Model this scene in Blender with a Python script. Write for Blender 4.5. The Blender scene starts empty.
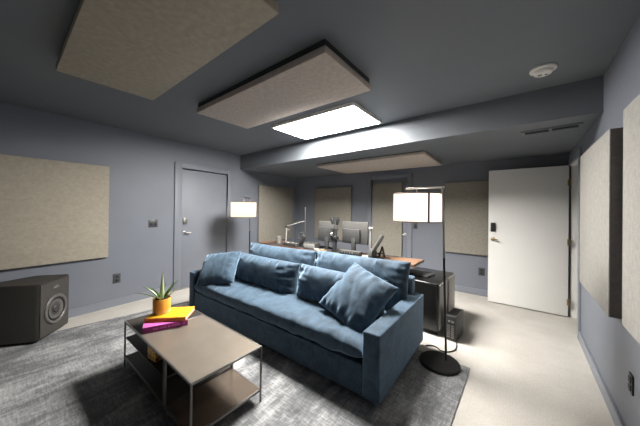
import bpy, bmesh, math, random
from mathutils import Vector, Matrix, noise
random.seed(7)
SC = bpy.context.scene
COL = SC.collection
PI = math.pi

# ------------------------------------------------------------------ materials
def new_mat(name):
    m = bpy.data.materials.new(name); m.use_nodes = True
    nt = m.node_tree; nt.nodes.clear()
    out = nt.nodes.new('ShaderNodeOutputMaterial')
    b = nt.nodes.new('ShaderNodeBsdfPrincipled')
    nt.links.new(b.outputs[0], out.inputs[0])
    return m, nt, b

def mat(name, col, rough=0.6, metal=0.0, var=0.0, scale=20.0, bump=0.0, bscale=None, sheen=0.0,
        spec=0.5, stretch=(1, 1, 1), coat=0.0, detail=4.0):
    m, nt, b = new_mat(name)
    b.inputs['Roughness'].default_value = rough
    b.inputs['Metallic'].default_value = metal
    b.inputs['Specular IOR Level'].default_value = spec
    b.inputs['Coat Weight'].default_value = coat
    if sheen:
        b.inputs['Sheen Weight'].default_value = sheen
        b.inputs['Sheen Roughness'].default_value = 0.4
        b.inputs['Sheen Tint'].default_value = (col[0]*2+.2, col[1]*2+.2, col[2]*2+.2, 1)
    tc = nt.nodes.new('ShaderNodeTexCoord')
    mp = nt.nodes.new('ShaderNodeMapping'); mp.inputs['Scale'].default_value = stretch
    nt.links.new(tc.outputs['Object'], mp.inputs['Vector'])
    n = nt.nodes.new('ShaderNodeTexNoise'); n.inputs['Scale'].default_value = scale
    n.inputs['Detail'].default_value = detail
    nt.links.new(mp.outputs[0], n.inputs['Vector'])
    r = nt.nodes.new('ShaderNodeValToRGB')
    lo = [max(0, c*(1-var)) for c in col]; hi = [c*(1+var) for c in col]
    r.color_ramp.elements[0].position = 0.3; r.color_ramp.elements[1].position = 0.7
    r.color_ramp.elements[0].color = (*lo, 1); r.color_ramp.elements[1].color = (*hi, 1)
    nt.links.new(n.outputs[0], r.inputs[0]); nt.links.new(r.outputs[0], b.inputs['Base Color'])
    if bump:
        n2 = nt.nodes.new('ShaderNodeTexNoise'); n2.inputs['Scale'].default_value = bscale or scale*3
        n2.inputs['Detail'].default_value = 3
        nt.links.new(mp.outputs[0], n2.inputs['Vector'])
        bp = nt.nodes.new('ShaderNodeBump'); bp.inputs['Strength'].default_value = bump
        bp.inputs['Distance'].default_value = 0.004
        nt.links.new(n2.outputs[0], bp.inputs['Height']); nt.links.new(bp.outputs[0], b.inputs['Normal'])
    return m

def emit(name, col, strength):
    m = bpy.data.materials.new(name); m.use_nodes = True
    nt = m.node_tree; nt.nodes.clear()
    out = nt.nodes.new('ShaderNodeOutputMaterial'); e = nt.nodes.new('ShaderNodeEmission')
    e.inputs[0].default_value = (*col, 1); e.inputs[1].default_value = strength
    nt.links.new(e.outputs[0], out.inputs[0])
    return m

def fabric_mat(name, col, wrinkle=0.0):
    """woven acoustic cloth: two crossed fine noises for the threads plus broad mottling"""
    m, nt, b = new_mat(name)
    b.inputs['Roughness'].default_value = 0.95; b.inputs['Specular IOR Level'].default_value = 0.15
    tc = nt.nodes.new('ShaderNodeTexCoord')
    outs = []
    for st in ((220, 220, 26), (26, 26, 220), (30, 30, 30)):
        mp = nt.nodes.new('ShaderNodeMapping'); mp.inputs['Scale'].default_value = st
        nt.links.new(tc.outputs['Object'], mp.inputs['Vector'])
        n = nt.nodes.new('ShaderNodeTexNoise'); n.inputs['Scale'].default_value = 1.0; n.inputs['Detail'].default_value = 3
        nt.links.new(mp.outputs[0], n.inputs['Vector']); outs.append(n.outputs[0])
    a = nt.nodes.new('ShaderNodeMath'); a.operation = 'ADD'; nt.links.new(outs[0], a.inputs[0]); nt.links.new(outs[1], a.inputs[1])
    c = nt.nodes.new('ShaderNodeMath'); c.operation = 'ADD'; nt.links.new(a.outputs[0], c.inputs[0]); nt.links.new(outs[2], c.inputs[1])
    d = nt.nodes.new('ShaderNodeMath'); d.operation = 'DIVIDE'; nt.links.new(c.outputs[0], d.inputs[0]); d.inputs[1].default_value = 3
    r = nt.nodes.new('ShaderNodeValToRGB')
    r.color_ramp.elements[0].position = 0.38; r.color_ramp.elements[1].position = 0.62
    r.color_ramp.elements[0].color = (*[x*.86 for x in col], 1); r.color_ramp.elements[1].color = (*[x*1.12 for x in col], 1)
    nt.links.new(d.outputs[0], r.inputs[0]); nt.links.new(r.outputs[0], b.inputs['Base Color'])
    bp = nt.nodes.new('ShaderNodeBump'); bp.inputs['Strength'].default_value = 0.25; bp.inputs['Distance'].default_value = 0.003
    nt.links.new(d.outputs[0], bp.inputs['Height']); nt.links.new(bp.outputs[0], b.inputs['Normal'])
    return m

def carpet_mat():
    m, nt, b = new_mat('cream_carpet')
    b.inputs['Roughness'].default_value = 0.95; b.inputs['Specular IOR Level'].default_value = 0.1
    tc = nt.nodes.new('ShaderNodeTexCoord')
    v = nt.nodes.new('ShaderNodeTexVoronoi'); v.inputs['Scale'].default_value = 75
    v.inputs['Randomness'].default_value = 0.45
    nt.links.new(tc.outputs['Object'], v.inputs['Vector'])
    n = nt.nodes.new('ShaderNodeTexNoise'); n.inputs['Scale'].default_value = 3.0; n.inputs['Detail'].default_value = 6
    nt.links.new(tc.outputs['Object'], n.inputs['Vector'])
    a = nt.nodes.new('ShaderNodeMath'); a.operation = 'MULTIPLY_ADD'; a.inputs[1].default_value = 0.55
    nt.links.new(v.outputs['Distance'], a.inputs[0]); nt.links.new(n.outputs[0], a.inputs[2])
    r = nt.nodes.new('ShaderNodeValToRGB')
    r.color_ramp.elements[0].position = 0.35; r.color_ramp.elements[1].position = 1.05
    r.color_ramp.elements[0].color = (.57, .548, .512, 1); r.color_ramp.elements[1].color = (.45, .425, .39, 1)
    nt.links.new(a.outputs[0], r.inputs[0]); nt.links.new(r.outputs[0], b.inputs['Base Color'])
    bp = nt.nodes.new('ShaderNodeBump'); bp.inputs['Strength'].default_value = 0.5; bp.inputs['Distance'].default_value = 0.006
    bp.invert = True
    nt.links.new(v.outputs['Distance'], bp.inputs['Height']); nt.links.new(bp.outputs[0], b.inputs['Normal'])
    return m

def rug_mat():
    m, nt, b = new_mat('distressed_rug')
    b.inputs['Roughness'].default_value = 0.9; b.inputs['Specular IOR Level'].default_value = 0.2
    b.inputs['Sheen Weight'].default_value = 0.15
    tc = nt.nodes.new('ShaderNodeTexCoord')
    def ns(st, det=5, dist=0.0):
        mp = nt.nodes.new('ShaderNodeMapping'); mp.inputs['Scale'].default_value = st
        nt.links.new(tc.outputs['Object'], mp.inputs['Vector'])
        n = nt.nodes.new('ShaderNodeTexNoise'); n.inputs['Scale'].default_value = 1; n.inputs['Detail'].default_value = det
        n.inputs['Distortion'].default_value = dist
        nt.links.new(mp.outputs[0], n.inputs['Vector']); return n.outputs[0]
    a1 = ns((7, 2.0, 4), 9, 1.2); a2 = ns((90, 14, 6), 4, .5); a3 = ns((13, 80, 6), 6, 1.0); a4 = ns((3.2, 2.2, 2), 8, .8)
    def mad(x, k, y):
        q = nt.nodes.new('ShaderNodeMath'); q.operation = 'MULTIPLY_ADD'; q.inputs[1].default_value = k
        nt.links.new(x, q.inputs[0])
        if y is None: q.inputs[2].default_value = 0
        else: nt.links.new(y, q.inputs[2])
        return q.outputs[0]
    s = mad(a1, .33, mad(a2, .17, mad(a3, .22, mad(a4, .28, None))))
    r = nt.nodes.new('ShaderNodeValToRGB')
    e = r.color_ramp.elements
    e[0].position = .38; e[0].color = (.075, .079, .085, 1)
    e[1].position = .64; e[1].color = (.52, .525, .53, 1)
    k = e.new(.48); k.color = (.165, .169, .176, 1)
    k = e.new(.56); k.color = (.33, .334, .34, 1)
    nt.links.new(s, r.inputs[0]); nt.links.new(r.outputs[0], b.inputs['Base Color'])
    bp = nt.nodes.new('ShaderNodeBump'); bp.inputs['Strength'].default_value = .4; bp.inputs['Distance'].default_value = .004
    nt.links.new(s, bp.inputs['Height']); nt.links.new(bp.outputs[0], b.inputs['Normal'])
    return m

def velvet_mat(name, col, sheen=.35):
    m, nt, b = new_mat(name)
    b.inputs['Roughness'].default_value = 0.75; b.inputs['Specular IOR Level'].default_value = 0.25
    b.inputs['Sheen Weight'].default_value = sheen; b.inputs['Sheen Roughness'].default_value = .45
    b.inputs['Sheen Tint'].default_value = (.54, .75, .98, 1)
    tc = nt.nodes.new('ShaderNodeTexCoord')
    mp = nt.nodes.new('ShaderNodeMapping'); mp.inputs['Scale'].default_value = (1, .55, .8)
    nt.links.new(tc.outputs['Object'], mp.inputs['Vector'])
    n = nt.nodes.new('ShaderNodeTexNoise'); n.inputs['Scale'].default_value = 14; n.inputs['Detail'].default_value = 7
    n.inputs['Distortion'].default_value = .8
    nt.links.new(mp.outputs[0], n.inputs['Vector'])
    n2 = nt.nodes.new('ShaderNodeTexNoise'); n2.inputs['Scale'].default_value = 180; n2.inputs['Detail'].default_value = 3
    nt.links.new(mp.outputs[0], n2.inputs['Vector'])
    a = nt.nodes.new('ShaderNodeMath'); a.operation = 'MULTIPLY_ADD'; a.inputs[1].default_value = .35
    nt.links.new(n2.outputs[0], a.inputs[0]); nt.links.new(n.outputs[0], a.inputs[2])
    r = nt.nodes.new('ShaderNodeValToRGB')
    r.color_ramp.elements[0].position = .5; r.color_ramp.elements[1].position = .85
    r.color_ramp.elements[0].color = (*[c*.6 for c in col], 1); r.color_ramp.elements[1].color = (*[c*1.5 for c in col], 1)
    nt.links.new(a.outputs[0], r.inputs[0]); nt.links.new(r.outputs[0], b.inputs['Base Color'])
    bp = nt.nodes.new('ShaderNodeBump'); bp.inputs['Strength'].default_value = .4; bp.inputs['Distance'].default_value = .008
    nt.links.new(a.outputs[0], bp.inputs['Height']); nt.links.new(bp.outputs[0], b.inputs['Normal'])
    return m

def wood_mat(name, col):
    m, nt, b = new_mat(name)
    b.inputs['Roughness'].default_value = .45
    tc = nt.nodes.new('ShaderNodeTexCoord')
    mp = nt.nodes.new('ShaderNodeMapping'); mp.inputs['Scale'].default_value = (1.5, 28, 8)
    nt.links.new(tc.outputs['Object'], mp.inputs['Vector'])
    n = nt.nodes.new('ShaderNodeTexNoise'); n.inputs['Scale'].default_value = 1.4; n.inputs['Detail'].default_value = 6
    n.inputs['Distortion'].default_value = .4
    nt.links.new(mp.outputs[0], n.inputs['Vector'])
    r = nt.nodes.new('ShaderNodeValToRGB')
    r.color_ramp.elements[0].position = .3; r.color_ramp.elements[1].position = .7
    r.color_ramp.elements[0].color = (*[c*.68 for c in col], 1); r.color_ramp.elements[1].color = (*[c*1.2 for c in col], 1)
    nt.links.new(n.outputs[0], r.inputs[0]); nt.links.new(r.outputs[0], b.inputs['Base Color'])
    return m

def pot_mat():
    """ochre glaze that thins to a pale clay foot"""
    m, nt, b = new_mat('ochre_glaze')
    b.inputs['Roughness'].default_value = .4
    tc = nt.nodes.new('ShaderNodeTexCoord'); sp = nt.nodes.new('ShaderNodeSeparateXYZ')
    nt.links.new(tc.outputs['Object'], sp.inputs[0])
    n = nt.nodes.new('ShaderNodeTexNoise'); n.inputs['Scale'].default_value = 30; n.inputs['Detail'].default_value = 4
    nt.links.new(tc.outputs['Object'], n.inputs['Vector'])
    a = nt.nodes.new('ShaderNodeMath'); a.operation = 'MULTIPLY_ADD'; a.inputs[1].default_value = .03
    nt.links.new(n.outputs[0], a.inputs[0]); nt.links.new(sp.outputs['Z'], a.inputs[2])
    r = nt.nodes.new('ShaderNodeValToRGB'); e = r.color_ramp.elements
    e[0].position = .02; e[0].color = (.72, .52, .28, 1)
    e[1].position = .06; e[1].color = (.80, .38, .05, 1)
    nt.links.new(a.outputs[0], r.inputs[0]); nt.links.new(r.outputs[0], b.inputs['Base Color'])
    return m

WALLC = (.175, .191, .228)
M = dict(
    wall=mat('blue_grey_wall_paint', WALLC, .55, var=.03, scale=3, bump=.06, bscale=160),
    ceil=mat('blue_grey_ceiling_paint', (.132, .146, .166), .6, var=.03, scale=3, bump=.05, bscale=160),
    base=mat('blue_grey_gloss_paint', (.21, .228, .268), .38, var=.03, scale=4),
    wallf=mat('front_wall_bounce_absorber', (.05, .052, .055), .9, var=.1),  # unseen front wall, made dark to cut bounced fill light
    doorp=mat('blue_grey_door_paint', (.19, .207, .243), .5, var=.03, scale=4),
    carpet=carpet_mat(), rug=rug_mat(),
    panel=fabric_mat('beige_acoustic_cloth', (.37, .335, .275)),
    panelg=fabric_mat('grey_beige_acoustic_cloth', (.325, .315, .295)),
    panel_lit=fabric_mat('lit_tone_acoustic_cloth', (.52, .46, .41)),  # same panel cloth, colour lightened to stand in for stronger light
    panelf=fabric_mat('grey_khaki_acoustic_cloth', (.285, .268, .232)),
    pside=mat('dark_brown_panel_edge', (.10, .086, .077), .8, var=.15, scale=40),
    pframe=mat('dark_panel_frame', (.03, .032, .036), .7, var=.1),
    white=mat('white_door_paint', (.84, .84, .82), .4, var=.015, scale=3),
    wplastic=mat('white_plastic', (.72, .70, .67), .4, var=.02),
    velvet=velvet_mat('blue_velvet', (.032, .056, .084), .80),
    velvetd=velvet_mat('blue_velvet_frame', (.058, .092, .135)),
    black=mat('black_metal', (.012, .012, .013), .4, var=.2, spec=.4),
    blackp=mat('black_plastic', (.018, .018, .019), .5, var=.2),
    spk=mat('textured_speaker_paint', (.052, .048, .043), .5, var=.15, scale=60, bump=.3, bscale=300),
    spkside=mat('black_speaker_paint', (.03, .027, .024), .5, var=.15, scale=60, bump=.2, bscale=300),
    cone=mat('grey_metal_cone', (.20, .195, .19), .3, metal=.7, var=.1),
    rubber=mat('black_rubber', (.010, .010, .010), .55),
    silver=mat('brushed_silver', (.62, .60, .57), .3, metal=1, var=.08, scale=40, stretch=(1, 1, 20)),
    brass=mat('aged_brass', (.45, .36, .20), .35, metal=1, var=.1),
    steel=mat('dark_steel', (.24, .23, .22), .4, metal=.8, var=.1),
    bronze=mat('satin_bronze_sheet', (.29, .25, .207), .38, metal=.55, var=.07, scale=7, bump=.05, bscale=220),
    bronzeg=mat('glossy_bronze_sheet', (.36, .29, .235), .20, metal=.75, var=.07, scale=7),
    darkbr=mat('dark_bronze_sheet', (.045, .038, .032), .55, metal=.0, spec=.3, var=.12, scale=8),
    tblmetal=mat('gunmetal_frame', (.17, .16, .15), .4, metal=.6, var=.1),
    desk=wood_mat('orange_brown_wood', (.21, .122, .078)),
    shade=None, led=None,
    brown=mat('brown_trim', (.10, .055, .035), .6, var=.1),
    orange=mat('yellow_orange_cloth', (.82, .42, .012), .55, var=.05, scale=30),
    orangeside=mat('burnt_orange_cloth', (.62, .20, .02), .6, var=.06, scale=30),
    pages=mat('cream_pages', (.70, .64, .52), .8, var=.06, scale=8, stretch=(1, 1, 90)),
    magenta=mat('magenta_cloth', (.30, .022, .17), .5, var=.06, scale=30),
    pink=mat('pink_cover', (.68, .16, .50), .45, var=.05, scale=20),
    pot=pot_mat(),
    soil=mat('dark_soil', (.03, .022, .015), .95, var=.4, scale=90, bump=.6, bscale=120),
    leaf=mat('green_leaf', (.085, .17, .025), .4, var=.3, scale=30, stretch=(1, 1, .2)),
    leafp=mat('pale_striped_leaf', (.40, .46, .26), .4, var=.25, scale=40, stretch=(3, 3, .1)),
    gold=mat('gold_foil_pattern', (.46, .26, .06), .35, metal=.6, var=.75, scale=55, detail=2),
    goldd=mat('dark_brown_card', (.06, .03, .012), .5, var=.3, scale=40),
    greypl=mat('grey_plastic', (.058, .057, .054), .5, var=.08, scale=30),
    greyd=mat('dark_grey_plastic', (.040, .040, .040), .5, var=.1, scale=30),
    greyl=mat('pale_grey_plastic', (.22, .215, .205), .45, var=.08, scale=30),
    screen=mat('dark_glossy_screen', (.008, .009, .011), .12, var=.1),
    paper=mat('white_paper', (.62, .60, .56), .8, var=.05, scale=9),
    foam=mat('brown_card', (.30, .17, .09), .8, var=.15, scale=25),
    plate=mat('grey_device_plate', (.060, .063, .070), .4, var=.05),
    rackm=mat('brushed_rack_side', (.30, .285, .26), .4, metal=.25, var=.06, scale=10, stretch=(1, 1, 14)),
    rackb=mat('gloss_black_rack', (.010, .010, .010), .22, var=.1),
)
M['led'] = emit('led_diffuser_glow', (1.0, .965, .91), 118.0)
M['shade'] = emit('lit_linen_shade', (1.0, .87, .75), .52)
_nt = M['shade'].node_tree
_tr = _nt.nodes.new('ShaderNodeBsdfTranslucent'); _tr.inputs[0].default_value = (.55, .52, .48, 1)
_ad = _nt.nodes.new('ShaderNodeAddShader')
_em = [n for n in _nt.nodes if n.type == 'EMISSION'][0]; _ou = [n for n in _nt.nodes if n.type == 'OUTPUT_MATERIAL'][0]
_nt.links.new(_em.outputs[0], _ad.inputs[0]); _nt.links.new(_tr.outputs[0], _ad.inputs[1]); _nt.links.new(_ad.outputs[0], _ou.inputs[0])

# ------------------------------------------------------------------ mesh helpers
class MB:
    def __init__(s): s.bm = bmesh.new(); s.smooth = False
    def box(s, x0, x1, y0, y1, z0, z1, bev=0.0, seg=2, mx=None):
        t = bmesh.new()
        bmesh.ops.create_cube(t, size=1)
        for v in t.verts:
            v.co = Vector(((x0+x1)/2 + v.co.x*(x1-x0), (y0+y1)/2 + v.co.y*(y1-y0), (z0+z1)/2 + v.co.z*(z1-z0)))
        if bev: bmesh.ops.bevel(t, geom=t.edges[:], offset=bev, segments=seg, affect='EDGES', profile=.5)
        if mx: bmesh.ops.transform(t, matrix=mx, verts=t.verts)
        s._add(t); return s
    def _add(s, t):
        me = bpy.data.meshes.new('tmp'); t.to_mesh(me); t.free(); s.bm.from_mesh(me); bpy.data.meshes.remove(me)
    def prism(s, pts, z0, z1, bev=0.0):
        t = bmesh.new()
        lo = [t.verts.new((x, y, z0)) for x, y in pts]; hi = [t.verts.new((x, y, z1)) for x, y in pts]
        n = len(pts)
        t.faces.new(lo[::-1]); t.faces.new(hi)
        for i in range(n): t.faces.new((lo[i], lo[(i+1) % n], hi[(i+1) % n], hi[i]))
        bmesh.ops.recalc_face_normals(t, faces=t.faces)
        if bev: bmesh.ops.bevel(t, geom=t.edges[:], offset=bev, segments=2, affect='EDGES')
        s._add(t); return s
    def tube(s, pts, r, n=12, cap=True):
        t = bmesh.new(); pts = [Vector(p) for p in pts]; rings = []
        up = None
        for i, p in enumerate(pts):
            d = (pts[min(i+1, len(pts)-1)] - pts[max(i-1, 0)]).normalized()
            if up is None:
                up = Vector((0, 0, 1)) if abs(d.z) < .9 else Vector((1, 0, 0))
            a = d.cross(up).normalized(); b = a.cross(d).normalized(); up = b
            rr = r[i] if isinstance(r, (list, tuple)) else r
            rings.append([t.verts.new(p + (a*math.cos(2*PI*k/n) + b*math.sin(2*PI*k/n))*rr) for k in range(n)])
        for q, w in zip(rings, rings[1:]):
            for k in range(n): t.faces.new((q[k], q[(k+1) % n], w[(k+1) % n], w[k])).smooth = True
        if cap: t.faces.new(rings[0][::-1]); t.faces.new(rings[-1])
        bmesh.ops.recalc_face_normals(t, faces=t.faces)
        s._add(t); return s
    def lathe(s, prof, n=40, mx=None, closed=True):
        """prof: (radius, z) list, spun about z"""
        t = bmesh.new(); rings = []
        for r, z in prof:
            if r < 1e-5: rings.append([t.verts.new((0, 0, z))])
            else: rings.append([t.verts.new((r*math.cos(2*PI*k/n), r*math.sin(2*PI*k/n), z)) for k in range(n)])
        for q, w in zip(rings, rings[1:]):
            for k in range(n):
                k2 = (k+1) % n
                if len(q) == 1 and len(w) == 1: continue
                if len(q) == 1: f = t.faces.new((q[0], w[k2], w[k]))
                elif len(w) == 1: f = t.faces.new((q[k], q[k2], w[0]))
                else: f = t.faces.new((q[k], q[k2], w[k2], w[k]))
                f.smooth = True
        bmesh.ops.recalc_face_normals(t, faces=t.faces)
        if mx: bmesh.ops.transform(t, matrix=mx, verts=t.verts)
        s._add(t); return s
    def ring(s, R, r, z=0, n=40, m=10, mx=None):
        pr = [(R + r*math.cos(2*PI*k/m), z + r*math.sin(2*PI*k/m)) for k in range(m+1)]
        return s.lathe(pr, n, mx)

def build(name, mb, material, parent=None, label=None, sharp=True):
    me = bpy.data.meshes.new(name); mb.bm.normal_update(); bmesh.ops.remove_doubles(mb.bm, verts=mb.bm.verts, dist=1e-6)
    mb.bm.to_mesh(me); mb.bm.free()
    me.materials.append(material)
    o = bpy.data.objects.new(name, me); COL.objects.link(o)
    if parent is not None: o.parent = parent
    if label: o['label'] = label
    return o

def tag(o, label, cat, group=None):
    o['label'] = label; o['category'] = cat
    if group: o['group'] = group
    return o
def thing(name, label, cat, loc=(0, 0, 0), rz=0.0, group=None):
    o = bpy.data.objects.new(name, None); COL.objects.link(o)
    o.empty_display_size = .1
    o.location = loc; o.rotation_euler = (0, 0, rz)
    return tag(o, label, cat, group)
def struct(name, mb, material, label=None):
    o = build(name, mb, material); o['kind'] = 'structure'
    if label: o['label'] = label
    return o
def sempty(name, loc=(0, 0, 0), rz=0.0, label=None):
    o = bpy.data.objects.new(name, None); COL.objects.link(o); o.location = loc; o.rotation_euler = (0, 0, rz)
    o['kind'] = 'structure'
    if label: o['label'] = label
    return o

# ------------------------------------------------------------------ room
HC, HS, YB, YF = 2.46, 2.171, 4.812, -2.6
def LX(y): return -4.4077 - .0718*(y-2)
def RX(y): return .5255 + .0198*(y-2)
AL = math.atan2(.0718, 1)        # left wall turn about z (normal faces the room)
def BY(x): return 2.9723 - .0224*(x+2)     # face of the dropped ceiling
HALLX = 1.75

struct('floor', MB().prism([(LX(YF)-.2, YF-.2), (HALLX, YF-.2), (HALLX, YB+.3), (LX(YB)-.2, YB+.3)], -.1, 0), M['carpet'],
       'cream looped carpet floor')
struct('ceiling', MB().prism([(LX(YF)-.2, YF-.2), (HALLX, YF-.2), (HALLX, YB+.3), (LX(YB)-.2, YB+.3)], HC, HC+.12), M['ceil'],
       'dark blue grey painted ceiling')
# left wall with a door opening
D1a, D1b, D1h = 1.775, 2.80, 2.07
wl = MB()
for a, b, z0, z1 in ((YF-.2, D1a, 0, HC), (D1b, YB+.2, 0, HC), (D1a, D1b, D1h, HC)):
    wl.prism([(LX(a), a), (LX(b), b), (LX(b)-.16, b), (LX(a)-.16, a)], z0, z1)
struct('wall_left', wl, M['wall'], 'blue grey painted left wall')
# right wall with the doorway of the white door
D2a, D2b, D2h = 3.90, 4.615, 2.0
wr = MB()
for a, b, z0, z1 in ((YF-.2, D2a, 0, HC), (D2b, YB+.2, 0, HC), (D2a, D2b, D2h, HC)):
    wr.prism([(RX(a), a), (RX(b), b), (RX(b)+.14, b), (RX(a)+.14, a)], z0, z1)
struct('wall_right', wr, M['wall'], 'blue grey painted right wall')
# back wall with opening for the far door
D3a, D3b, D3h = -2.40, -1.60, 2.02
wb = MB()
for a, b, z0, z1 in ((LX(YB)-.2, D3a, 0, HC), (D3b, HALLX, 0, HC), (D3a, D3b, D3h, HC)):
    wb.box(a, b, YB, YB+.16, z0, z1)
struct('wall_back', wb, M['wall'], 'blue grey painted back wall')
struct('wall_front', MB().box(LX(YF)-.2, HALLX, YF-.16, YF, 0, HC), M['wallf'])
struct('wall_hall', MB().box(HALLX-.1, HALLX, 2.5, YB+.1, 0, HC), M['wall'])
# dropped ceiling along the back of the room
xa, xb = LX(3.0)-.02, RX(3.0)
struct('trim_1', MB().prism([(LX(BY(xa)), BY(xa)), (RX(BY(xb)), BY(xb)), (RX(YB), YB), (LX(YB), YB)], HS, HC), M['ceil'],
       'dropped blue grey ceiling box along the back of the room')
# baseboards
def base_seg(fn, sgn, a, b, t=.016, h=.10):
    return [(fn(a), a), (fn(b), b), (fn(b)+sgn*t, b), (fn(a)+sgn*t, a)]
bb = MB(); bb.prism(base_seg(LX, 1, YF, 1.733), 0, .10, .003); bb.prism(base_seg(LX, 1, 2.831, YB), 0, .10, .003)
struct('baseboard_left', bb, M['base'])
bb = MB(); bb.prism(base_seg(RX, -1, YF, 3.83), 0, .10, .003)
struct('baseboard_right', bb, M['base'])
bb = MB(); bb.box(LX(YB)+.02, -2.48, YB-.016, YB, 0, .10, .003); bb.box(-1.52, RX(YB)-.02, YB-.016, YB, 0, .10, .003)
struct('baseboard_back', bb, M['base'])

# ---- door in the left wall: local x runs along the wall towards the back, local -y faces the room... use u,v frame
def wall_frame_left(y):
    """empty transform on the left wall at y: local +x into the room, +y along the wall"""
    return (LX(y), y, 0), AL
loc, rz = wall_frame_left(1.733)
d1 = sempty('door_1', loc, rz, 'closed blue grey door in the left wall')
W = 1.10
fr = MB()
fr.box(-.10, .022, 0, .115, 0, 2.115, .003); fr.box(-.10, .022, W-.10, W, 0, 2.115, .003)
fr.box(-.10, .022, .115, W-.10, 2.03, 2.115, .003)
build('door_frame', fr, M['doorp'], d1)
build('door_leaf', MB().box(-.055, -.012, .119, W-.112, .012, 2.012, .002), M['doorp'], d1)
build('gap_shadow', MB().box(-.098, -.066, .116, W-.101, .0, 2.029), M['rubber'], d1, 'black sheet that puts shadow in the door gaps')  # black sheet behind the leaf stands in for jamb shadow lines
hd = MB(); hd.box(-.014, .008, .150, .215, 1.09, 1.19, .005)
build('lock_plate', hd, M['steel'], d1, 'grey metal keypad lock')
hd = MB()
hd.lathe([(0, 0), (.03, 0), (.03, .008), (.012, .012), (.011, .05), (0, .05)], 20, Matrix.Translation((-.012, .18, .945)) @ Matrix.Rotation(PI/2, 4, 'Y'))
hd.tube([(.036, .18, .945), (.04, .21, .945), (.04, .265, .94)], .009)
build('door_handle', hd, M['silver'], d1, 'silver lever handle')
build('threshold', MB().box(-.10, .03, .116, W-.101, 0, .012, .003), M['greyl'], d1, 'pale threshold strip')

# ---- door in the back wall (carries an acoustic panel)
d3 = sempty('door_3', (0, YB, 0), 0, 'blue grey door in the back wall behind the desk')
fr = MB()
fr.box(-2.475, -2.385, -.022, .09, 0, 2.085, .003); fr.box(-1.625, -1.535, -.022, .09, 0, 2.085, .003)
fr.box(-2.385, -1.625, -.022, .09, 2.0, 2.085, .003)
build('door_frame', fr, M['doorp'], d3)
build('door_leaf', MB().box(-2.380, -1.631, .012, .055, .01, 1.992, .002), M['doorp'], d3)
hd = MB()
hd.lathe([(0, 0), (.028, 0), (.028, .008), (.011, .012), (.010, .05), (0, .05)], 20, Matrix.Translation((-1.675, .012, .90)) @ Matrix.Rotation(PI/2, 4, 'X'))
hd.tube([(-1.675, -.036, .90), (-1.71, -.04, .90), (-1.715, -.04, .90)], .008)
build('door_handle', hd, M['silver'], d3, 'silver lever handle')

# ---- white door, opened flat along the back of the room
d2 = sempty('door_2', (.552, 4.575, 0), 0, 'white door standing open in the back right corner')
build('door_leaf', MB().box(-.868, 0, -.022, .022, .014, 1.985, .003), M['white'], d2)
hd = MB()
hd.lathe([(0, 0), (.028, 0), (.028, .008), (.012, .012), (.011, .05), (0, .05)], 20, Matrix.Translation((-.808, -.022, .955)) @ Matrix.Rotation(PI/2, 4, 'X'))
hd.tube([(-.808, -.068, .955), (-.79, -.072, .955), (-.75, -.072, .952)], .009)
build('door_handle', hd, M['brass'], d2, 'brass lever handle')
kp = MB(); kp.box(-.838, -.778, -.046, -.022, 1.065, 1.20, .006); kp.box(-.828, -.788, -.050, -.046, 1.14, 1.185, .001)
build('lock_plate', kp, M['blackp'], d2, 'black keypad lock')
for z in (.20, .98, 1.76):
    h = MB(); h.tube([(.010, -.028, z-.045), (.010, -.028, z+.045)], .008, 10); h.box(-.012, .010, -.030, -.024, z-.042, z+.042)
    build('hinge', h, M['brass'], d2, 'brass hinge')
# white lining and grey casing of that doorway
jm = MB()
jm.box(RX(D2b)+.002, RX(D2b)+.16, D2b-.028, D2b, 0, D2h, .002); jm.box(RX(D2a)+.002, RX(D2a)+.14, D2a, D2a+.02, 0, D2h-.02)
jm.box(RX(D2a)+.004, RX(D2a)+.14, D2a+.02, D2b-.028, D2h-.02, D2h)
struct('trim_2', jm, M['white'], 'white lining of the doorway in the right wall')
cs = MB()
cs.prism(base_seg(RX, -1, D2a-.075, D2a-.004, .018), 0, D2h+.07, .002)
cs.prism(base_seg(RX, -1, D2a-.004, D2b+.07, .018), D2h, D2h+.07, .002)
cs.prism(base_seg(RX, -1, D2b+.004, D2b+.07, .010), 0, D2h, .002)
struct('trim_3', cs, M['base'], 'grey casing of the doorway in the right wall')

# ------------------------------------------------------------------ acoustic panels
def panel(label, loc, rz, w, h, t, m, z0, group=None, axis='x'):
    """wall panel: local x along its width, local -y out of the wall"""
    o = thing('acoustic_panel', label, 'acoustic panel', (loc[0], loc[1], z0), rz, group)
    build('fabric_panel', MB().box(0, w, -t, -.012, 0, h, .006, 2), m, o)
    build('mounting_frame', MB().box(.02, w-.02, -.012, 0, .012, h-.02), M['pframe'], o)
    return o
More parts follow.
